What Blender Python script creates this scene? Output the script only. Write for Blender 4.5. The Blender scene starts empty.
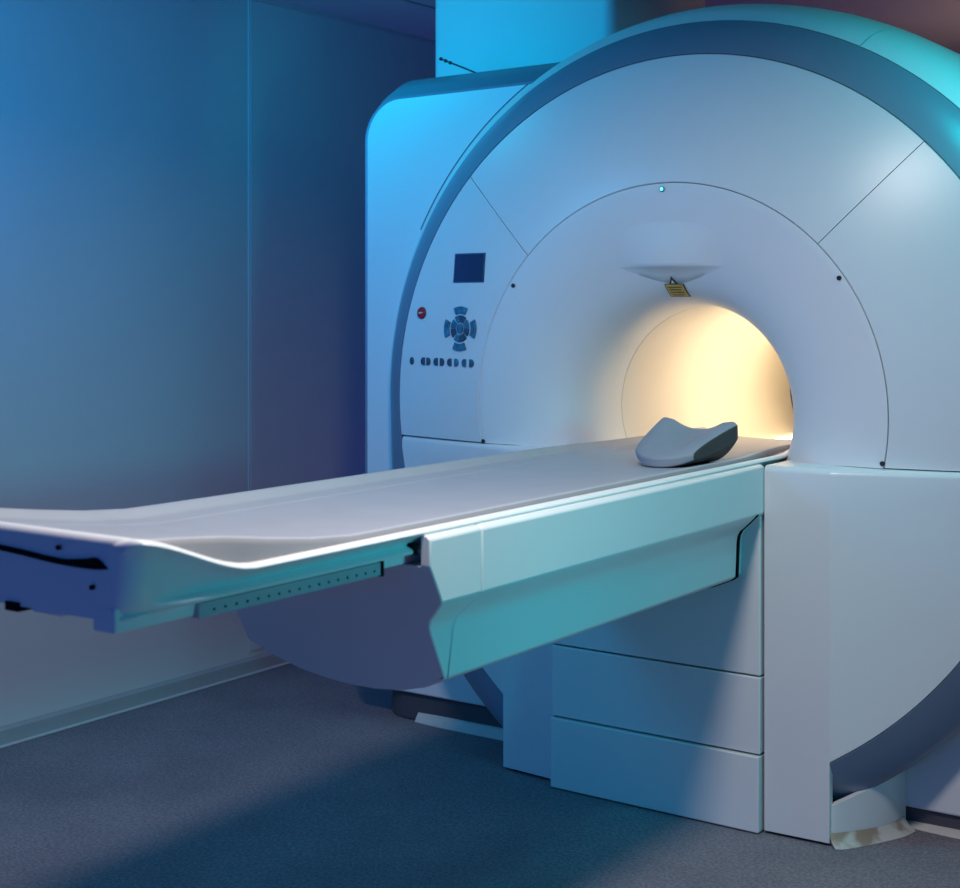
import bpy, bmesh, math, random
from mathutils import Vector, Matrix
random.seed(4)
PI = math.pi
SC = bpy.context.scene
COL = SC.collection
ZC = 1.02          # height of the bore axis

# ------------------------------------------------------------------ materials
def mat(name, col, rough=0.45, var=0.04, scale=8.0, metal=0.0, spec=0.5, bump=0.0, bscale=200, emit=None, estr=0, coat=0):
    m = bpy.data.materials.new(name); m.use_nodes = True
    nt = m.node_tree; b = nt.nodes['Principled BSDF']
    tc = nt.nodes.new('ShaderNodeTexCoord')
    nz = nt.nodes.new('ShaderNodeTexNoise'); nz.inputs['Scale'].default_value = scale; nz.inputs['Detail'].default_value = 4
    nt.links.new(tc.outputs['Object'], nz.inputs['Vector'])
    rp = nt.nodes.new('ShaderNodeValToRGB')
    rp.color_ramp.elements[0].position = 0.3; rp.color_ramp.elements[1].position = 0.7
    rp.color_ramp.elements[0].color = tuple(max(0, c*(1-var)) for c in col)+(1,)
    rp.color_ramp.elements[1].color = tuple(min(1, c*(1+var)) for c in col)+(1,)
    nt.links.new(nz.outputs['Fac'], rp.inputs['Fac'])
    nt.links.new(rp.outputs['Color'], b.inputs['Base Color'])
    b.inputs['Roughness'].default_value = rough
    b.inputs['Metallic'].default_value = metal
    b.inputs['Specular IOR Level'].default_value = spec
    if coat: b.inputs['Coat Weight'].default_value = coat; b.inputs['Coat Roughness'].default_value = .3
    if bump:
        n2 = nt.nodes.new('ShaderNodeTexNoise'); n2.inputs['Scale'].default_value = bscale; n2.inputs['Detail'].default_value = 3
        nt.links.new(tc.outputs['Object'], n2.inputs['Vector'])
        bp = nt.nodes.new('ShaderNodeBump'); bp.inputs['Strength'].default_value = bump; bp.inputs['Distance'].default_value = .002
        nt.links.new(n2.outputs['Fac'], bp.inputs['Height']); nt.links.new(bp.outputs['Normal'], b.inputs['Normal'])
    if emit:
        b.inputs['Emission Color'].default_value = emit+(1,); b.inputs['Emission Strength'].default_value = estr
    return m

M = dict(
    white=mat('white_enamel', (.74,.745,.75), .29, .015, 3, spec=.5),
    gloss=mat('white_gloss', (.76,.765,.77), .46, .015, 3, spec=.5),
    band=mat('slate_plastic', (.20,.24,.33), .36, .03, 5, spec=.6),
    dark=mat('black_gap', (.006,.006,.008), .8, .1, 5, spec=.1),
    skirt=mat('skirting_grey', (.07,.07,.085), .5, .05, 8),
    pad=mat('grey_vinyl', (.38,.40,.45), .55, .03, 10, bump=.15, bscale=500),
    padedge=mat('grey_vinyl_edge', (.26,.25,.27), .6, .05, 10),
    cushion=mat('cushion_foam', (.30,.32,.36), .65, .04, 12, bump=.2, bscale=400),
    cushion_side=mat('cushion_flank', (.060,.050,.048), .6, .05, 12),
    floor=None, wall=mat('wall_panel_paint', (.50,.50,.54), .6, .02, 1.5, spec=.3, bump=.08, bscale=150),
    seam=mat('seam_grey', (.10,.11,.13), .7, .05, 6),
    base=mat('baseboard_grey', (.30,.31,.34), .5, .04, 6),
    trim=mat('pale_trim', (.48,.48,.51), .45, .03, 6),
    column=mat('pillar_paint', (.66,.68,.70), .55, .02, 2),
    ceil=mat('ceiling_paint', (.42,.42,.44), .7, .03, 3),
    back=mat('rear_wall_paint', (.32,.22,.17), .7, .05, 1.2),
    screen=mat('screen_glass', (.012,.03,.10), .12, .2, 6, spec=.6),
    red=mat('red_button', (.45,.01,.02), .3, .1, 30),
    key=mat('blue_keycap', (.03,.16,.27), .3, .5, 60, spec=.6),
    keyd=mat('dark_keycap', (.03,.07,.13), .35, .3, 60),
    mark=mat('white_print', (.7,.7,.7), .5, .02, 30),
    yellow=mat('amber_label', (.62,.38,.09), .5, .15, 60),
    yink=mat('label_ink', (.05,.035,.02), .6, .1, 50),
    steel=mat('screw_steel', (.05,.05,.06), .3, .1, 30, metal=.6),
    rail=mat('rail_plastic', (.42,.44,.47), .4, .03, 8),
    cove=mat('cove_vinyl', (.55,.53,.50), .6, .03, 20),
    strip=mat('light_diffuser', (.9,.85,.75), .5, .01, 5, emit=(1,.72,.40), estr=12),
    led=mat('status_lamp', (.1,.7,.8), .3, .1, 50, emit=(.1,.8,1), estr=2.5),
    bore=mat('bore_liner', (.78,.76,.70), .5, .015, 3, spec=.3),
)
# dirty cove: stains with their own shape
def dirty():
    m = mat('stained_cove_vinyl', (.5,.49,.46), .6)
    nt = m.node_tree; rp = nt.nodes['Color Ramp']; nz = nt.nodes['Noise Texture']; nz.inputs['Scale'].default_value = 14
    rp.color_ramp.elements[0].position = .42; rp.color_ramp.elements[0].color = (.30,.24,.18,1)
    rp.color_ramp.elements[1].position = .55; rp.color_ramp.elements[1].color = (.52,.52,.49,1)
    return m
M['dirty'] = dirty()
def floor_mat():
    m = mat('speckled_vinyl', (.18,.172,.205), .62, .35, 130, spec=.35)
    nt = m.node_tree; b = nt.nodes['Principled BSDF']; rp = nt.nodes['Color Ramp']
    tc = nt.nodes['Texture Coordinate']
    n = nt.nodes.new('ShaderNodeTexNoise'); n.inputs['Scale'].default_value = 2.2; n.inputs['Detail'].default_value = 6
    nt.links.new(tc.outputs['Object'], n.inputs['Vector'])
    r2 = nt.nodes.new('ShaderNodeValToRGB')
    r2.color_ramp.elements[0].position = .35; r2.color_ramp.elements[0].color = (.82,.82,.84,1)
    r2.color_ramp.elements[1].position = .65; r2.color_ramp.elements[1].color = (1.1,1.08,1.06,1)
    nt.links.new(n.outputs['Fac'], r2.inputs['Fac'])
    mx = nt.nodes.new('ShaderNodeMix'); mx.data_type = 'RGBA'; mx.blend_type = 'MULTIPLY'; mx.inputs[0].default_value = 1
    nt.links.new(rp.outputs['Color'], mx.inputs[6]); nt.links.new(r2.outputs['Color'], mx.inputs[7])
    nt.links.new(mx.outputs[2], b.inputs['Base Color'])
    return m
M['floor'] = floor_mat()

# ------------------------------------------------------------------ helpers
def obj(name, bm, m, parent=None, smooth=True, angle=35):
    bmesh.ops.recalc_face_normals(bm, faces=bm.faces[:])
    me = bpy.data.meshes.new(name); bm.to_mesh(me); bm.free()
    o = bpy.data.objects.new(name, me); COL.objects.link(o)
    for k in (m if isinstance(m, (list, tuple)) else [m]): me.materials.append(M[k] if isinstance(k, str) else k)
    if smooth:
        me.shade_smooth()
        try: me.set_sharp_from_angle(angle=math.radians(angle))
        except Exception: pass
    if parent:
        o.parent = parent; o.location = -parent.location
    return o
def thing(name, label, cat, loc=(0,0,0), group=None):
    o = bpy.data.objects.new(name, None); COL.objects.link(o); o.location = loc; o.empty_display_size = .1
    o['label'] = label; o['category'] = cat
    if group: o['group'] = group
    return o
def struct(name, bm, m, **k):
    o = obj(name, bm, m, **k); o['kind'] = 'structure'; return o
def bev(o, w, seg=2, ang=35):
    md = o.modifiers.new('bevel', 'BEVEL'); md.width = w; md.segments = seg; md.limit_method = 'ANGLE'; md.angle_limit = math.radians(ang)
    return o
def box(bm, x0, x1, y0, y1, z0, z1):
    vs = [bm.verts.new(p) for p in ((x0,y0,z0),(x1,y0,z0),(x1,y1,z0),(x0,y1,z0),(x0,y0,z1),(x1,y0,z1),(x1,y1,z1),(x0,y1,z1))]
    for f in ((0,1,2,3),(4,5,6,7),(0,1,5,4),(1,2,6,5),(2,3,7,6),(3,0,4,7)): bm.faces.new([vs[i] for i in f])
    return bm
def B(*a): return box(bmesh.new(), *a)
def prism(bm, pts, fn0, fn1):
    """closed outline pts -> two rings fn0(p), fn1(p)"""
    a = [bm.verts.new(fn0(p)) for p in pts]; b = [bm.verts.new(fn1(p)) for p in pts]
    n = len(pts); bm.faces.new(a); bm.faces.new(b)
    for i in range(n): bm.faces.new((a[i], a[(i+1)%n], b[(i+1)%n], b[i]))
    return bm
def loft(rings, caps=True):
    bm = bmesh.new(); R = [[bm.verts.new(p) for p in r] for r in rings]; n = len(R[0])
    for a, b in zip(R, R[1:]):
        for i in range(n): bm.faces.new((a[i], a[(i+1)%n], b[(i+1)%n], b[i]))
    if caps: bm.faces.new(R[0]); bm.faces.new(R[-1])
    return bm
def hermite(pts, n):
    """smooth curve through pts (Catmull-Rom), n steps per span"""
    P = [Vector(p) for p in pts]; out = []
    for i in range(len(P)-1):
        p0 = P[i-1] if i else P[i]*2-P[i+1]; p3 = P[i+2] if i+2 < len(P) else P[i+1]*2-P[i]
        for k in range(n):
            t = k/n
            out.append(tuple(.5*((2*P[i])+(-p0+P[i+1])*t+(2*p0-5*P[i]+4*P[i+1]-p3)*t*t+(-p0+3*P[i]-3*P[i+1]+p3)*t**3)))
    out.append(tuple(P[-1])); return out
def sstep(a, b, x):
    t = min(1, max(0, (x-a)/(b-a))); return t*t*(3-2*t)
def lerp_tab(tab, r):
    for (a, ya), (b, yb) in zip(tab, tab[1:]):
        if (a-r)*(b-r) <= 0 and a != b: return ya+(yb-ya)*(r-a)/(b-a)
    return tab[0][1] if abs(r-tab[0][0]) < abs(r-tab[-1][0]) else tab[-1][1]
def sweep(loop, a0, a1, n, yoff=None, closed_loop=True, full=False):
    """loop: [(r,y)]; a0,a1: functions of r giving start / end angle"""
    bm = bmesh.new(); rings = []
    steps = n if full else n+1
    for i in range(steps):
        t = i/n; ring = []
        for (r, y) in loop:
            a = a0(r)+(a1(r)-a0(r))*t
            x, z = r*math.cos(a), ZC+r*math.sin(a)
            ring.append(bm.verts.new((x, y+(yoff(x, z) if yoff else 0), z)))
        rings.append(ring)
    m = len(loop); rng = m if closed_loop else m-1
    pairs = list(zip(rings, rings[1:])) + ([(rings[-1], rings[0])] if full else [])
    for a, b in pairs:
        for j in range(rng): bm.faces.new((a[j], a[(j+1)%m], b[(j+1)%m], b[j]))
    if closed_loop and not full: bm.faces.new(rings[0]); bm.faces.new(rings[-1])
    return bm
def shell(front, th):
    """close a front profile (r,y) into a thin loop going th behind it"""
    return list(front)+[(r, y+th) for r, y in reversed(front)]
def cyl(bm, c, axis, r, h, seg=16):
    ax = Vector(axis).normalized(); q = ax.to_track_quat('Z', 'Y').to_matrix().to_4x4()
    bmesh.ops.create_cone(bm, cap_ends=True, segments=seg, radius1=r, radius2=r, depth=h, matrix=Matrix.Translation(Vector(c))@q)
    return bm
def tube(bm, pts, r, seg=10):
    P = [Vector(p) for p in pts]; rings = []
    for i, p in enumerate(P):
        t = (P[min(i+1, len(P)-1)]-P[max(i-1, 0)]).normalized()
        u = t.cross(Vector((0, 0, 1)) if abs(t.z) < .9 else Vector((1, 0, 0))).normalized(); v = t.cross(u)
        rings.append([bm.verts.new(p+(u*math.cos(2*PI*k/seg)+v*math.sin(2*PI*k/seg))*r) for k in range(seg)])
    for a, b in zip(rings, rings[1:]):
        for k in range(seg): bm.faces.new((a[k], a[(k+1)%seg], b[(k+1)%seg], b[k]))
    bm.faces.new(rings[0]); bm.faces.new(rings[-1]); return bm

# ------------------------------------------------------------------ the room
FZ = -.009
WL, CZ, WB, WR, YF = -1.84, 2.388, 3.3, 3.7, -6.0
struct('floor', B(WL-.1, WR+.1, YF, WB+.1, -.1, FZ), 'floor', smooth=False)
# left wall: two broad panels with a joint
struct('wall_left', B(WL-.12, WL-.001, YF, WB, FZ, CZ+.1), 'wall', smooth=False)
struct('wall_panel_left', B(WL-.001, WL+.004, .44, WB, .07, CZ), 'wall', smooth=False).name = 'wall_left.001'
bm = B(WL-.001, WL+.0025, .43, .44, .07, CZ); bev(struct('trim_1', bm, 'wall', smooth=False), .002)
bm = bmesh.new()
prism(bm, [(0, 0), (.012, 0), (.012, .048), (.006, .058), (0, .058)], lambda p: (WL+p[0], YF, FZ+p[1]), lambda p: (WL+p[0], WB, FZ+p[1]))
struct('baseboard_left', bm, 'base', smooth=False)
bm = B(WL, WL+.022, YF, WB, FZ, FZ+.007); bev(struct('trim_2', bm, 'trim', smooth=False), .004)
struct('ceiling', B(WL-.1, WR+.1, YF, WB+.1, CZ, CZ+.1), 'ceil', smooth=False)
struct('trim_3', B(WL, WL+.02, YF, WB, CZ-.012, CZ), 'ceil', smooth=False)
for k, xx in enumerate((-1.425, .3, 1.5, 2.7)):
    struct('trim_%d' % (4+k), B(xx, xx+.012, YF, WB, CZ-.006, CZ), 'base', smooth=False)
struct('wall_back', B(WL-.1, WR+.1, WB, WB+.12, FZ, CZ+.1), 'back', smooth=False)
struct('wall_right', B(WR, WR+.12, YF, WB, FZ, CZ+.1), 'wall', smooth=False)
# boxed pillar behind the scanner, rounded corners
def rrect(x0, x1, y0, y1, r, n=6):
    out = []
    for cx, cy, a in ((x1-r, y1-r, 0), (x0+r, y1-r, 90), (x0+r, y0+r, 180), (x1-r, y0+r, 270)):
        for k in range(n+1):
            t = math.radians(a+90*k/n); out.append((cx+r*math.cos(t), cy+r*math.sin(t)))
    return out
# ------------------------------------------------------------------ the scanner
S = thing('mri_scanner', 'large round white scanner with slate ring band and glowing warm bore', 'scanner', (0, .6, 0))
def cutz(z0): return lambda r: math.asin(max(-1, min(1, (z0-ZC)/r)))
SEAM = .0011
# funnel (inner ring + flared mouth)
FP = hermite([(.5995,.076,0),(.55,.077,0),(.50,.081,0),(.45,.090,0),(.40,.108,0),(.365,.127,0),(.334,.154,0),(.311,.190,0),(.297,.232,0),(.290,.285,0),(.287,.350,0)], 5)
FP = [(p[0], p[1]) for p in FP]
def fy(r): return lerp_tab(FP, r)
def drop(r): return .013*(1-sstep(.30, .52, r))
def fyz(x, z):
    r0 = math.hypot(x, z-ZC); return fy(math.hypot(x, z-ZC+drop(r0)))
def lower(bm):
    for v in bm.verts: v.co.z -= drop(math.hypot(v.co.x, v.co.z-ZC))
    return bm
lo = [(.5999,.084),(.5993,.0775)]+FP[1:]
loop = lo+[(r+.012, y+.004) for r, y in reversed(lo[3:])]+[(.59,.090)]
cz = cutz(.902)
ring = obj('funnel_ring', lower(sweep(loop, cz, lambda r: PI-cz(r), 120)), 'gloss', S)
# bore tube
tl = [(.287,.3530),(.287,1.56),(.30,1.60),(.33,1.62),(.33,1.63),(.306,1.62),(.306,.3530)]
bore = obj('bore_liner', lower(sweep(tl, lambda r: 0, lambda r: 2*PI, 96, full=True)), 'bore', S)
obj('bore_joint', lower(sweep([(.2885,.345),(.2885,.36),(.312,.36),(.312,.345)], lambda r: 0, lambda r: 2*PI, 96, full=True)), 'base', S)
# face panels
def prof(r): 
    t = max(0, (r-.6)/.35); return .077+.075*t**1.15
def face_front(ra, rb, n=14):
    e = .003
    pts = [(ra, prof(ra)+e)]+[(ra+e*.8+(rb-ra-1.6*e)*k/n, prof(ra+e+(rb-ra-2*e)*k/n)) for k in range(n+1)]+[(rb, prof(rb)+e)]
    return pts
face_loop = shell(face_front(.6012, .9475), .012)
cf = cutz(.9035)
def dash(a, s): return lambda r: a+s*SEAM/r
R45 = math.radians(45.5); L45 = math.radians(136.2)
obj('face_panel', sweep(face_loop, cf, dash(R45, -1), 40), 'white', S)
obj('face_panel', sweep(face_loop, dash(R45, 1), dash(L45, -1), 70), 'white', S)
face_l = obj('face_panel', sweep(face_loop, dash(L45, 1), lambda r: PI-cf(r), 40), 'white', S)
# dark carcass behind the seams
obj('seam_gasket', sweep([(.585,.095),(.60,.086)]+[(r, prof(r)+.010) for r in (.65,.7,.75,.8,.85,.9,.945)]+[(.955,.165),(.955,.2),(.585,.2)], cf, lambda r: PI-cf(r), 96), 'seam', S)
# slate band: runs right round, cut by the plinth at the bottom
def ylow(x):  # how far the lower covers bulge forward of the disc
    if x > 0: return -.006+max(0, x-.485)*.345
    return .046+max(0, -x-.496)*.235
def stretch(z): return ZC-(ZC-z)*1.016 if z < ZC else z
def warp(bm):
    for v in bm.verts: v.co.z = stretch(v.co.z)
    return bm
def yoff(x, z):
    w = 1-sstep(.55, .98, z)
    e = -.055*max(0, math.hypot(x, z-ZC)-.9485)/.1 if x < 0 else 0
    return (min(0, ylow(x)-.152)+e)*w
ac = lambda r: -math.acos(min(1, (.40 if r > .9485 else .40)/r))
bl = [(.9485,.175),(.949,.154),(.950,.1525),(.98,.172),(1.01,.194),(1.035,.219),(1.048,.236),(1.048,.30),(.9485,.30)]
obj('trim_band', warp(sweep(bl, ac, lambda r: PI-ac(r), 160, yoff=yoff)), 'band', S)
# outer rim and body drum
rl = hermite([(1.0495,.2385,0),(1.062,.252,0),(1.086,.283,0),(1.108,.34,0),(1.122,.42,0),(1.131,.52,0),(1.132,.65,0)], 4)
rl = [(a, b) for a, b, _ in rl]+[(1.132,1.25),(1.11,1.38),(1.04,1.48),(.9,1.56),(.33,1.63),(.31,1.6),(.33,1.5),(.9,1.4),(1.03,1.2),(1.03,.30)]
ar = lambda r: -math.asin(min(.999, .93/max(r, .94)))
arim = lambda r: math.radians(-54)
segs = [(-54, 63.3), (63.5, 234)]
for a, b in segs:
    obj('outer_rim', sweep(rl, (lambda r, a=a: math.radians(a)), (lambda r, b=b: math.radians(b)), int((b-a)/1.5)), 'gloss', S)
# housing block behind the disc
def arc(cx, cz_, r, a0, a1, n=10): return [(cx+r*math.cos(math.radians(a0+(a1-a0)*k/n)), cz_+r*math.sin(math.radians(a0+(a1-a0)*k/n))) for k in range(n+1)]
ZT = 1.952; XL = -1.182
def inner(a0, a1, n=24): return [(.86*math.cos(math.radians(a0+(a1-a0)*k/n)), ZC+.86*math.sin(math.radians(a0+(a1-a0)*k/n))) for k in range(n+1)]
outl = [(-.40, ZT+.008)]+arc(XL+.135, ZT-.135, .135, 92, 180, 12)+arc(XL+.02, .10, .02, 180, 270, 4)+[(-.36,.08)]+inner(245, 117)
bev(obj('housing', prism(bmesh.new(), outl, lambda p: (p[0], .28, p[1]), lambda p: (p[0], 1.5, p[1])), 'white', S, smooth=False), .006, 3, 60)
outr = [(.36,.040)]+arc(1.13,.090,.05,270,360,6)+arc(1.045,1.165,.135,0,90,8)+inner(19, -65)
bev(obj('housing', prism(bmesh.new(), outr, lambda p: (p[0], .238, p[1]), lambda p: (p[0], 1.5, p[1])), 'white', S, smooth=False), .006, 3, 60)
# slate coping that wraps over the top left of the housing: a chamfer ring along the outline
cop = [(-.40, ZT+.008)]+arc(XL+.135, ZT-.135, .135, 92, 180, 14)+[(XL, 1.3), (XL, .13)]
nrm = [(0, 1)]+[(math.cos(math.radians(92+88*k/14)), math.sin(math.radians(92+88*k/14))) for k in range(15)]+[(-1, 0), (-1, 0)]
rings = []
for (x, z), (nx, nz) in zip(cop, nrm):
    hgt = .066*max(0.12, nz)**.8
    rings.append([(x+nx*d*1.0, y, z+nz*d) for d, y in ((-.006,.2795),(.001,.2775),(hgt*.5,.315),(hgt,.37),(hgt,1.49),(-.006,1.49))])
obj('top_coping', loft(rings), 'band', S)
# groove on housing following the disc
obj('housing_seam', sweep([(1.0885,.2785),(1.0915,.2785),(1.0915,.282),(1.0885,.282)], lambda r: math.radians(121.2), lambda r: math.radians(152), 60), 'seam', S)
sk = rrect(-1.13, 1.15, .296, 1.48, .17, 10)
obj('skirting', prism(bmesh.new(), [p for p in rrect(-1.155, .1, .296, 1.48, .13, 10)], lambda p: (p[0], p[1], FZ+.004), lambda p: (p[0], p[1], .082)), 'skirt', S)
obj('skirting', prism(bmesh.new(), [p for p in rrect(.12, 1.15, .25, 1.48, .10, 10)], lambda p: (p[0], p[1], FZ+.002), lambda p: (p[0], p[1], .043)), 'skirt', S)
obj('skirting_gap', B(-1.1,1.1,.33,1.46,FZ,.01), 'dark', S, smooth=False)

# lower covers left and right (front follows the disc, bulging towards the plinth)
def cover(sx):
    XE = .485 if sx > 0 else .496; XI = .3185 if sx > 0 else .318
    bm = bmesh.new(); xs = [XI+(XE-XI)*k/6 for k in range(7)]+[XE+(.935-XE)*k/24 for k in range(1, 25)]
    def fx(x):
        if x > XE: return ylow(sx*x)
        return -.010+(x-XI)*.024 if sx > 0 else .028+(x-XI)*.10
    cols = []
    zc = lambda x: stretch(ZC-math.sqrt(.9475**2-x*x))
    def column(x, z0, e=0):
        y = fx(x); z1 = .9005; rr = .016
        zs = max(z0+.001, .26)
        col = [(x+e, .27, zs), (x+e, y+.02, zs), (x+e, y+.02, z0), (x+e, y+.003, z0)]+[(x+e, y, z0+.002+(z1-rr-z0-.002)*k/10) for k in range(11)]
        for k in range(1, 6):
            t = PI/2*k/5; col.append((x+e, y+rr*(1-math.cos(t)), z1-rr+rr*math.sin(t)))
        col += [(x+e, .27, z1)]
        cols.append([bm.verts.new((sx*a, b, c)) for a, b, c in col])
    for x in xs:
        column(x, -.003 if x <= XE+.0001 else zc(x))
        if abs(x-XE) < 1e-6: column(x, zc(x), .0005)
    n = len(cols[0])
    for a, b in zip(cols, cols[1:]):
        for j in range(n): bm.faces.new((a[j], a[(j+1)%n], b[(j+1)%n], b[j]))
    bm.faces.new(cols[0]); bm.faces.new(cols[-1])
    return bev(obj('lower_cover', bm, 'white', S, angle=20), .003, 3, 50)
cover(1); cover(-1)
# plinth core behind the fronts, dark so the joints read as gaps
obj('plinth_core', B(-.464, .468, .05, .30, FZ, .84), 'dark', S, smooth=False)
# three front panels, the bottom one proud
for z0, z1, y in ((.380, .846, .0), (.1865, .376, -.003), (-.006, .182, -.012)):
    bm = B(-.3005, .311, y, .05, z0, z1)
    for v in bm.verts: v.co.y += -.012-.02*v.co.x
    bev(obj('front_panel', bm, 'white', S, smooth=False), .003, 2)
# foot walls of the plinth, curving back to the housing, with loose cove strips
pts = hermite([(.480,.004,0),(.496,.016,0),(.537,.070,0),(.568,.125,0),(.584,.175,0),(.590,.236,0)], 5)
def ftop(x): return stretch(ZC-math.sqrt(1.048**2-x*x))+.010*(.59-x)/.11
obj('foot_wall', loft([[(x, y, FZ+.004), (x, y, ftop(x)), (x-.012, y+.012, ftop(x)), (x-.012, y+.012, FZ+.004)] for x, y, _ in pts]), 'white', S)
rings = []
for i, (x, y, _) in enumerate(pts[:25]):
    w = .027+.003*math.sin(i*.33)
    d = Vector((.75, -.65)).normalized().lerp(Vector((1, -.25)).normalized(), sstep(10, 24, i))
    a = Vector((x, y)); p = a+d*.002; q = a+d*w*.5; e = a+d*w*1.15
    rings.append([(p.x, p.y, FZ+.030), (q.x, q.y, FZ+.012), (e.x, e.y, FZ+.002), (e.x, e.y, FZ+.0005), (q.x, q.y, FZ+.008), (p.x, p.y, FZ+.025)])
obj('cove_strip', loft(rings), 'dirty', S)
# straight cove strips in front of the skirting
def cove(x0, x1, dy=0, hk=1):
    pts = [(.296+dy,FZ+.030),(.286+dy,FZ+.028),(.268+dy,FZ+.0035),(.268+dy,FZ+.001),(.284+dy,FZ+.023),(.296+dy,FZ+.025)]
    obj('cove_strip', loft([[(x, y+.01*(1-sstep(x0, x0+.1, x)), FZ+(z-FZ)*hk) for y, z in pts] for x in [x0+(x1-x0)*k/8 for k in range(9)]]), 'cove', S)
cove(-.985, -.45); cove(.592, 1.05, -.046, .45)
# screws in the funnel ring and on the front
def disc_y(x, z):
    r = math.hypot(x, z-ZC); return prof(r) if r > .6 else fy(r)
for x, z in ((-.482,1.352), (.478,1.364), (-.585,.907), (.587,.914)):
    y = disc_y(x, z); bm = cyl(bmesh.new(), (x, y-.0005, z), (0,1,0), .006, .005, 14)
    obj('screw', bm, 'steel', S)
bm = cyl(bmesh.new(), (.268,-.001,.643), (0,1,0), .008, .008, 14); obj('screw', bm, 'steel', S)
y = disc_y(-.01,1.604)
sl = obj('status_light', cyl(bmesh.new(), (-.010, y-.001, 1.604), (0,1,0), .007, .006, 18), 'keyd', S)
o = obj('light_dot', cyl(bmesh.new(), (-.010, y-.004, 1.604), (0,1,0), .0045, .003, 14), 'led', None); o.parent = sl
# nose ledge over the mouth
bm = bmesh.new(); rows = []
NX = 40
for i in range(NX+1):
    u = -1+2*i/NX; x = -.002+u*.185; w = math.cos(u*PI/2)**1.8 if abs(u) < 1 else 0
    w = max(w, 0)
    def fs(z): return fyz(x, z)
    col = []
    for k in range(15):
        z = 1.545-.145*k/14; q = sstep(0, 1, k/14)*.6+.4*(k/14)**3
        col.append((x, fs(z)+.0015-.030*q*w, z))
    zb = 1.399-.043*w; e = col[-1]
    col.append((x, e[1]+.004*w, 1.3985)); col.append((x, (e[1]+fs(zb))/2+.010*w, (1.3985+zb)/2-.002*w)); col.append((x, fs(zb)-.0005, zb))
    col.append((x, fs(zb)+.006, zb)); col.append((x, fs(1.45)+.010, 1.45)); col.append((x, fs(1.545)+.006, 1.545))
    rows.append(col)
obj('mouth_ledge', loft(rows), 'gloss', S, angle=60)
# warning label wrapped on the flare
def fpatch(x0, x1, z0, z1, off, nx=4, nz=6, tri=False, shear=0):
    rings = []; bm = bmesh.new(); F = []; Bk = []
    for j in range(nz+1):
        t = j/nz; z = z0+(z1-z0)*t; k = (1-t) if tri else 1; cx = (x0+x1)/2; hw = (x1-x0)/2*max(k, .04)
        F.append([bm.verts.new((cx-hw+2*hw*i/nx, fyz(cx-hw+2*hw*i/nx, z)-off, z)) for i in range(nx+1)])
        Bk.append([bm.verts.new((cx-hw+2*hw*i/nx, fyz(cx-hw+2*hw*i/nx, z)+.002, z)) for i in range(nx+1)])
    for j in range(nz):
        for i in range(nx):
            bm.faces.new((F[j][i], F[j][i+1], F[j+1][i+1], F[j+1][i])); bm.faces.new((Bk[j][i], Bk[j+1][i], Bk[j+1][i+1], Bk[j][i+1]))
        bm.faces.new((F[j][0], F[j+1][0], Bk[j+1][0], Bk[j][0])); bm.faces.new((F[j][-1], Bk[j][-1], Bk[j+1][-1], F[j+1][-1]))
    for i in range(nx):
        bm.faces.new((F[0][i], Bk[0][i], Bk[0][i+1], F[0][i+1])); bm.faces.new((F[-1][i], F[-1][i+1], Bk[-1][i+1], Bk[-1][i]))
    return bm
LX0, LX1, LZ0, LZ1 = -.034, .018, 1.321, 1.352
wl = obj('warning_label', fpatch(LX0-.002, LX1+.002, LZ0-.0015, LZ1+.0015, .0045), 'yink', S)
wl['label'] = 'small amber laser warning label with a triangle above it'
o = obj('label_plate', fpatch(LX0, LX1, LZ0, LZ1, .0055), 'yellow'); o.parent = wl
for k in range(4):
    z = LZ1-.006-.0068*k
    o = obj('print_line', fpatch(LX0+.006, LX1-(.006+.006*(k % 2)), z-.0022, z, .006, 3, 1), 'yink'); o.parent = wl
o = obj('warning_triangle', fpatch(-.021, .003, 1.3535, 1.374, .0045, tri=True), 'yink'); o.parent = wl
o = obj('triangle_field', fpatch(-.014, -.004, 1.3555, 1.364, .0055, tri=True), 'mark'); o.parent = wl

# control panel on the left face panel
def on(x, z, off=0): return Vector((x, disc_y(x, z)-off, z))
def frame_at(x, z):
    e = .01; du = (on(x+e, z)-on(x-e, z)).normalized(); dv = (on(x, z+e)-on(x, z-e)).normalized(); n = du.cross(dv).normalized()
    if n.y > 0: n = -n
    return on(x, z), du, dv, n
def plate(cx, cz_, pts, off0, off1, name, m, parent=None, b=.001):
    p, du, dv, n = frame_at(cx, cz_)
    bm = prism(bmesh.new(), pts, lambda q: p+du*q[0]+dv*q[1]+n*off0, lambda q: p+du*q[0]+dv*q[1]+n*off1)
    o = obj(name, bm, m, S if parent is None else None)
    if parent is not None: o.parent = parent
    if b: bev(o, b, 2)
    return o
def rect(w, h): return [(-w/2,-h/2),(w/2,-h/2),(w/2,h/2),(-w/2,h/2)]
sc = plate(-.656, 1.405, rect(.126,.086), -.004, .0022, 'display_frame', 'keyd')
plate(-.656, 1.405, rect(.116,.078), .001, .0030, 'display_screen', 'screen', parent=sc, b=0)
eb = plate(-.849, 1.273, [(.0185*math.cos(2*PI*k/28), .0185*math.sin(2*PI*k/28)) for k in range(28)], -.003, .003, 'emergency_button', 'keyd')
plate(-.849, 1.273, [(.0185*math.cos(2*PI*k/28), .0175*math.sin(2*PI*k/28)) for k in range(28)], .002, .006, 'button_cap', 'red', parent=eb, b=.003)
for k in range(3):
    plate(-.849, 1.273, [(-.009+.0065*k, -.003+.001*k), (-.005+.0065*k, -.003+.001*k), (-.005+.0065*k, .003), (-.009+.0065*k, .003)], .005, .0066, 'button_print', 'mark', parent=eb, b=0)
KX, KZ = -.681, 1.228
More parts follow.
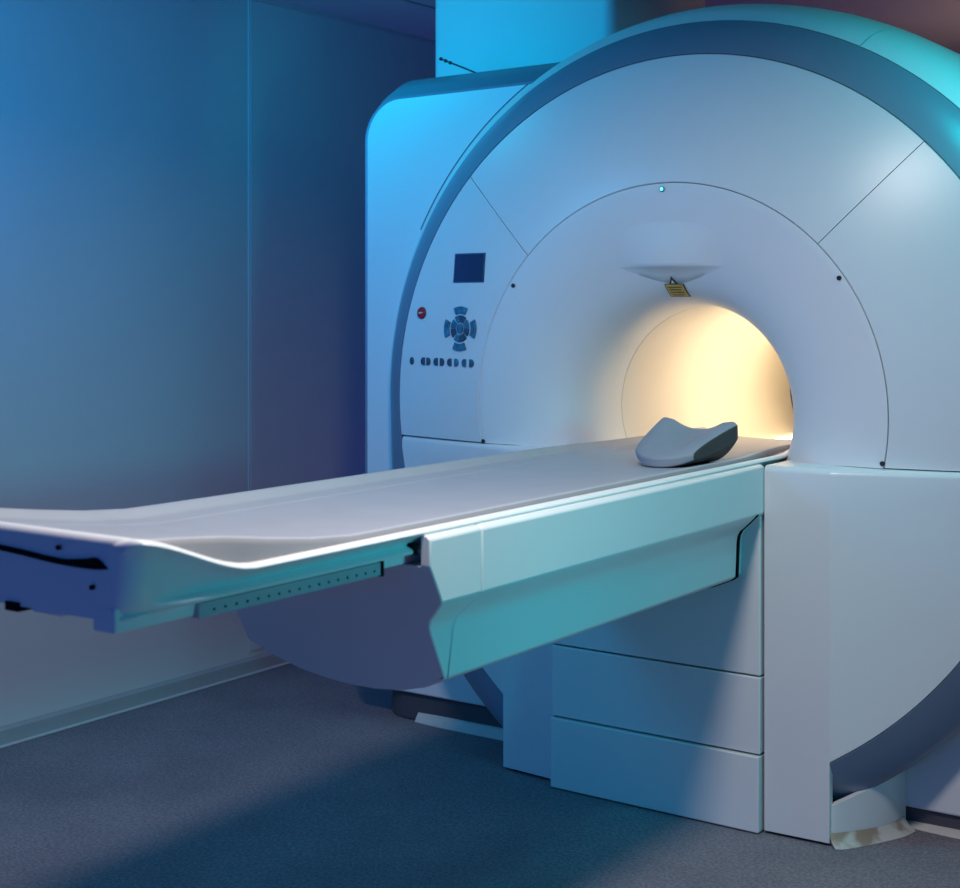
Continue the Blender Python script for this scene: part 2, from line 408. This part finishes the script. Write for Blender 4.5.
def sector(r0, r1, a0, a1, n=8):
    A = [math.radians(a0+(a1-a0)*k/n) for k in range(n+1)]
    return [(r1*math.cos(a), r1*math.sin(a)) for a in A]+[(r0*math.cos(a), r0*math.sin(a)) for a in reversed(A)]
plate(KX, KZ, [(.0135*math.cos(2*PI*k/20), .0155*math.sin(2*PI*k/20)) for k in range(20)], -.002, .004, 'round_key', 'key')
for a0, a1, m in ((50,88,'keyd'),(88,126,'key'),(-36,0,'keyd'),(0,44,'key'),(134,180,'key'),(180,222,'keyd'),(230,268,'key'),(268,318,'keyd')):
    pts = [(x*1.12, y*1.14) for x, y in sector(.0165, .0345, a0+2, a1-.5)]
    plate(KX, KZ, pts, -.002, .004, 'ring_key', m)
for a in (0, 90, 180, 270):
    plate(KX, KZ, [(x*1.08, y*1.04) for x, y in sector(.0425, .0625, a-25, a+25)], -.002, .004, 'arrow_key', 'key')
for x, half in ((-.888,0),(-.838,-1),(-.813,1),(-.781,-1),(-.753,1),(-.722,-1),(-.692,1),(-.661,-1),(-.630,1)):
    w, h = .0095, .0115
    if half == 0: pts = [(w*.9*math.cos(t*2*PI/12), h*math.sin(t*2*PI/12)) for t in range(12)]
    else:
        pts = [(half*-w*.9, -h), (half*-w*.9, h)]+[(half*(-w*.2+w*1.1*math.cos(PI/2-PI*t/8)), h*math.sin(PI/2-PI*t/8)) for t in range(9)]
    plate(x, 1.129, pts, -.002, .004, 'preset_key', 'keyd' if x < -.7 else 'key')

# warm light strips inside the bore, low on both sides
for sx in (-1, 1):
    bm = bmesh.new()
    rings = []
    for y in (.80, 1.50):
        r = []
        for d, a in ((0,-45),(0,-36),(.006,-36),(.006,-45)):
            t = math.radians(a); rr = .2865-d
            r.append((sx*rr*math.cos(t), y, ZC-.013+rr*math.sin(t)))
        rings.append(r)
    obj('bore_light_strip', loft(rings), 'strip', S)

# ------------------------------------------------------------------ the table
T = thing('patient_table', 'long white patient table reaching out of the bore, slung on a teal-lit beam', 'table', (0, -.6, 0))
# beam cross-section (half): x, z
half = [(.2945,.848),(.2945,.9025),(.307,.9025),(.3165,.895),(.3165,.848),(.3165,.782),(.312,.776),(.288,.753),(.275,.741),(.268,.728),(.2655,.714),(.262,.626),(.250,.617),(.20,.596),(.13,.577),(.06,.5685),(0,.566)]
def yend(z):
    if z > .8479: return -1.392
    return -1.392+(.848-z)*.53
full = half+[(-x, z) for x, z in reversed(half[:-1])]
def beam(y0fn, y1fn, name, m, ny=1):
    rings = []
    for k in range(ny+1):
        sk = .045 if (k == 0 or name == 'beam_end_cap') else 0
        rings.append([(x, y0fn(z)+(y1fn(z)-y0fn(z))*k/ny+sk*max(0, (.26-x)/.58)*(z < .84), z) for x, z in full])
    bm = loft(rings, caps=False); bm.verts.ensure_lookup_table(); n = len(full); m_ = len(half)
    for base in (0, ny*n):
        V = [bm.verts[base+i] for i in range(n)]
        bm.faces.new(V[0:5]); bm.faces.new(V[n-5:n])
        bm.faces.new([V[0]]+V[4:n-4]+[V[n-1]])
    return bev(obj(name, bm, m, T, angle=25), .003, 2, 28)
yseam = lambda z: -1.236 if z > .772 else (-1.236-.016*min(1, (.772-z)/.045)-.014*max(0, (.727-z)/.1) if z > .625 else max(-1.2645, yend(z)+.012))
beam(yend, lambda z: yseam(z)-.001, 'beam_end_cap', 'white')
ylast = lambda z: -.002 if z > .775 else (-.004-.05*min(1, (.775-z)/.03))
beam(lambda z: yseam(z)+.001, ylast, 'support_beam', 'white')
obj('beam_seam', loft([[(x*.990, yseam(z)+d+.045*max(0, (.26-x)/.58)*(z < .84), .74+(z-.74)*.985) for x, z in full] for d in (-.01,.01)]), 'seam', T)
# black plate standing in for the shadow gap where the beam leaves the plinth
obj('beam_shadow_gap', loft([[(x*1.008, -.052+d, .715+(z-.715)*1.02 if z < .7 else z) for x, z in full if z < .79] for d in (0,.010)]), 'dark', T)
bev(obj('beam_socket', loft([[(x*.985, -.042+d, z-.002 if z > .7 else z+.003) for x, z in full if z < .79] for d in (0,.044)]), 'white', T, angle=25), .001, 1, 28)
# cradle
YE = -2.045
def mlift(y):
    tab = [(-2.02,.050),(-1.95,.047),(-1.85,.037),(-1.75,.022),(-1.65,.009),(-1.55,.001),(-1.45,0)]
    return 0 if y > -1.45 else lerp_tab(tab, y)
def llift(y): return .066*(1-sstep(-2.06,-1.80, y))
ch = [(0,.849),(.255,.849),(.262,.850),(.265,.866),(.280,.868),(.288,.8705),(.289,.875),(.285,.879),(.274,.883),(.277,.888),(.288,.896),(.296,.9005),(.302,.903),(.3035,.9065),(.300,.9115),(.291,.9135),(.286,.9115),(.278,.905),(.24,.899),(.16,.890),(.08,.884),(0,.882)]
ENDR = .034
def cradle_ring(y, s=1, xs=0):
    l = llift(y); near = 1-sstep(-2.03,-1.90,y); endl = 1-sstep(YE+.018, YE+.05, y)
    out = []
    for i, (x, z) in enumerate(ch):
        xx, zz = x, z
        if 4 <= i <= 11: xx = x*(1-near)+(.266+(z-.866)*.86)*near
        if 2 <= i <= 3: xx = x+(.283-x)*near*.6
        if i <= 2: zz = z+.012*near
        t = max(0, min(1, (z-.883)/.0180))
        if i <= 16: zz += l*t
        else: zz += l*.3+(.9135+l-zz-l*.3)*endl
        xs2 = xs+.045*sstep(.12,.36,y)
        xx = xx-xs2 if xx > .2 else xx*(1-xs2/.29)
        out.append((xx, y, zz))
    return out
def mir(r): return r+[(-x, y, z) for x, y, z in reversed(r[1:-1])]
rings = []
for k in range(11):
    th = PI/2*k/10; e = ENDR*(1-math.cos(th)); q = max(0, 1-e/.015); dz = .015*(1-math.sqrt(max(0, 1-q*q)))
    rings.append([(x, y, z-dz*sstep(.93,.96,z)) for x, y, z in mir(cradle_ring(YE+e, xs=ENDR*(1-math.sin(th))))])
for y in [YE+.042, YE+.05]+[YE+.06+.025*k for k in range(12)]+[-1.6,-1.2,-.8,-.4,-.05,0,.05,.1,.15,.2,.28,.5,.77,.78]: rings.append(mir(cradle_ring(y)))
cr = obj('cradle', loft(rings), 'gloss', T, angle=50)
# curved handle slot in the end face, as a dark opening rimmed by the lip
top = hermite([(-.248,.933,0),(-.232,.944,0),(-.22,.9465,0),(-.2,.943,0),(-.15,.9385,0),(-.07,.943,0),(0,.946,0),(.07,.943,0),(.15,.9385,0),(.2,.943,0),(.22,.9465,0),(.232,.944,0),(.248,.933,0)], 4)
bot = hermite([(.248,.933,0),(.22,.930,0),(.15,.930,0),(.07,.935,0),(0,.938,0),(-.07,.935,0),(-.15,.930,0),(-.22,.930,0),(-.248,.933,0)], 4)
top = [(a, b) for a, b, _ in top]; bot = [(a, b) for a, b, _ in bot][:-1]
sl_ = [(x, z+.001) for x, z in top+bot[1:]]
obj('handle_slot', prism(bmesh.new(), sl_, lambda p: (p[0], YE-.0035, p[1]), lambda p: (p[0], YE+.01, p[1])), 'dark', T, smooth=False)
for x, z in ((.147,.955),(.218,.906),(-.147,.955),(-.218,.906)):
    obj('end_screw', cyl(bmesh.new(), (x, YE-.003, z), (0,1,0), .0038, .005, 12), 'dark', T)
# lower end fittings
bev(obj('corner_block', B(.217, .262, YE-.001, YE+.16, .845, .880), 'gloss', T, smooth=False), .003)
bev(obj('corner_block', B(-.262, -.217, YE-.001, YE+.16, .845, .880), 'gloss', T, smooth=False), .003)
obj('latch', B(.030, .060, YE-.004, YE+.03, .853, .866), 'dark', T, smooth=False)
bev(obj('end_strip', B(.085, .150, YE+.001, YE+.03, .856, .866), 'gloss', T, smooth=False), .002)
# perforated side rails
for sx in (1, -1):
    bm = B(min(sx*.255, sx*.2715), max(sx*.255, sx*.2715), -1.895, -1.47, .842, .864)
    r = bev(obj('guide_rail', bm, 'rail', T, smooth=False), .001)
    hb = bmesh.new()
    for k in range(17): cyl(hb, (sx*.2716, -1.865+.0235*k, .8515), (1,0,0), .0022, .0012, 8)
    o = obj('rail_holes', hb, 'dark', None, smooth=False); o.parent = r; o['kind'] = 'stuff'
    obj('rail_stop', B(min(sx*.262, sx*.274), max(sx*.262, sx*.274), -1.472, -1.466, .840, .867), 'dark', T, smooth=False)
    # pull of the cradle at the beam mouth
    obj('latch', B(min(sx*.27, sx*.292), max(sx*.272, sx*.290), -1.404, -1.393, .868, .888), 'dark', T, smooth=False)

# ------------------------------------------------------------------ mattress
def mat_ring(y, w):
    l = mlift(y); base = llift(y)*.3
    up = []
    for k in range(0, 49):
        t = k/48; x = w*t
        z = .8945+.0125*t**2
        rdg = .0145*sstep(.84,.95,t)
        for c in (.68,.74,.80): rdg += .0034*math.exp(-((t-c)/.016)**2)
        if k == 48: rdg -= .012
        if k == 47: rdg -= .003
        up.append((x, z+rdg+l))
    lowp = [(w*k/24, .8835+.0185*(k/24)**2+min(base, l)+.0005) for k in range(24, -1, -1)]
    r = [(x, y, z) for x, z in up+lowp]
    left = [(-x, yy, z) for x, yy, z in reversed(r[1:-1])]
    return r+left
ys = [-2.0+.025*k for k in range(19)]+[-1.5,-1.3,-1.1,-.9,-.7,-.5,-.3,-.1,0,.1,.2,.3,.5,.75]
def mw(y): return (.281-.050*sstep(-.12,.30,y))*(.95+.05*sstep(-2.0,-1.95,y))
bm = loft([mat_ring(y, mw(y)) for y in ys])
bmesh.ops.recalc_face_normals(bm, faces=bm.faces[:])
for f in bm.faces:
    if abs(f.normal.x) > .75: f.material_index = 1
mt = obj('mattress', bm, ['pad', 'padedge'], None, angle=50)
mt['label'] = 'long thin grey mattress lying on the white patient table'; mt['category'] = 'mattress'

# ------------------------------------------------------------------ head cushion
CU = (.106, -.137, .8965); CR = math.radians(-10)
NU, NV = 28, 12
bm = bmesh.new(); top = []; bt = []
def cush(u, v):
    a = abs(u)
    hw = .098+.024*v
    plan = 1
    x = hw*u*(1-.06*(1-v))
    y = -.045*(1-u*u)*(1-v)+.145*v
    wing = (a**2.1)
    zt = .024+.012*wing+v**.8*(.062+.016*min(1, a/.62)**2.2) - .012*(max(0, a-.84)/.16)**2*v
    zb = .022*a**2.6+.001+.045*v*v*a**3
    return x, y, zt, zb
for j in range(NV+1):
    v = j/NV; rt = []; rb = []
    for i in range(NU+1):
        u = -1+2*i/NU; x, y, zt, zb = cush(u, v)
        zt = max(zt, zb+.006)
        rt.append(bm.verts.new((x, y, zt))); rb.append(bm.verts.new((x*.985, y+.004, zb)))
    top.append(rt); bt.append(rb)
for j in range(NV):
    for i in range(NU):
        bm.faces.new((top[j][i], top[j][i+1], top[j+1][i+1], top[j+1][i])); bm.faces.new((bt[j][i], bt[j+1][i], bt[j+1][i+1], bt[j][i+1]))
for j in range(NV):
    for k in (0, NU): bm.faces.new((top[j][k], top[j+1][k], bt[j+1][k], bt[j][k]))
for i in range(NU):
    for k in (0, NV): bm.faces.new((top[k][i], top[k][i+1], bt[k][i+1], bt[k][i]))
bmesh.ops.recalc_face_normals(bm, faces=bm.faces[:])
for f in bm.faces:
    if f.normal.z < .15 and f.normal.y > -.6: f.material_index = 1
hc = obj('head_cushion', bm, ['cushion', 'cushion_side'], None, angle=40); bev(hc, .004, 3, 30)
hc.location = CU; hc.rotation_euler = (0, 0, CR)
hc['label'] = 'grey saddle-shaped foam head cushion on the mattress at the bore mouth'; hc['category'] = 'cushion'

# ------------------------------------------------------------------ thin rod on the housing top
rod = thing('antenna_rod', 'thin dark rod with small knobs sticking out above the left housing', 'rod', (-.855, .5, 2.02))
A = Vector((-.855,.50,2.022)); Bp = Vector((-1.046,.50,2.102))
bm = tube(bmesh.new(), [A, A.lerp(Bp, .5)+Vector((0,0,.001)), Bp], .0028, 8); obj('shaft', bm, 'steel', rod)
for t in (.80, .9, 1.0):
    bm = bmesh.new(); bmesh.ops.create_uvsphere(bm, u_segments=12, v_segments=8, radius=.0062, matrix=Matrix.Translation(A.lerp(Bp, t))); obj('knob', bm, 'steel', rod)
# boxed pillar over and behind the scanner
bm = prism(bmesh.new(), rrect(-1.235, -.515, .70, 1.39, .04), lambda p: (p[0], p[1], 2.03), lambda p: (p[0], p[1], CZ))
p = struct('wall_bulkhead', bm, 'column', angle=50)

# ------------------------------------------------------------------ lights
def area(name, loc, tgt, size, col, power, shape='DISK', sy=None, spread=None):
    l = bpy.data.lights.new(name, 'AREA'); l.shape = shape; l.size = size; l.color = col; l.energy = power
    if sy: l.size_y = sy
    if spread: l.spread = math.radians(spread)
    o = bpy.data.objects.new(name, l); COL.objects.link(o); o.location = loc
    o.rotation_euler = (Vector(tgt)-Vector(loc)).to_track_quat('-Z', 'Y').to_euler(); return o
area('ceiling_lamp', (.64,-1.60,2.37), (.64,-1.60,0), .34, (1,.92,.89), 29, spread=160)
area('blue_wash_lamp', (-1.5,-1.75,2.1), (-1.15,.6,2.0), .8, (0,.44,.95), 17)
area('wall_fill', (-1.35,-2.2,1.6), (-1.84,.3,1.9), .3, (.02,.22,1), 3.6, spread=75)  # unseen blue fill added to deepen the colour on the left wall
area('pillar_fill', (-1.35,-.25,2.28), (-.9,.7,2.1), .45, (0,.66,.92), 3.6, spread=140)  # unseen cyan fill added to brighten the pillar front
area('teal_wash_lamp', (2.9,-1.1,1.25), (.25,-1.0,.76), .3, (0,.64,.76), 4.4, spread=65)
area('cyan_wash_lamp', (1.22,.0,2.33), (.85,.25,1.6), .25, (0,.76,.86), 3.4, spread=118)
area('rear_fill', (.9,2.5,1.4), (1.0,2.3,2.4), .5, (1,.62,.50), 6, spread=140)  # unseen warm fill added behind the scanner to tint the ceiling
area('violet_fill', (-1.5,2.3,.5), (-1.75,1.0,2.0), .3, (.18,.13,1), 4.5)  # violet fill added out of sight to turn the wall and ceiling purple
area('bore_lamp', (.02,1.28,1.22), (-.04,.8,.98), .25, (1,.78,.56), 1.2, shape='RECTANGLE', sy=.25)
area('bore_lamp', (.11,.86,1.20), (-.26,.62,1.0), .10, (1,.77,.55), 1.0, shape='RECTANGLE', sy=.22)
w = bpy.data.worlds.new('world'); SC.world = w; w.use_nodes = True
w.node_tree.nodes['Background'].inputs[0].default_value = (.012,.155,.72,1); w.node_tree.nodes['Background'].inputs[1].default_value = 1.0

# ------------------------------------------------------------------ camera
cd = bpy.data.cameras.new('camera'); co = bpy.data.objects.new('camera', cd); COL.objects.link(co)
co.location = (1.845, -3.45, 1.3); co.rotation_euler = (PI/2, 0, math.asin(.5693))
cd.sensor_width = 36; cd.lens = 1495/960*36; cd.shift_y = -140/960
cd.dof.use_dof = True; cd.dof.focus_distance = 3.9; cd.dof.aperture_fstop = 6
SC.camera = co
SC.view_settings.view_transform = 'Standard'; SC.view_settings.look = 'None'; SC.view_settings.gamma = 1; SC.view_settings.exposure = 0
SC.view_settings.use_curve_mapping = False
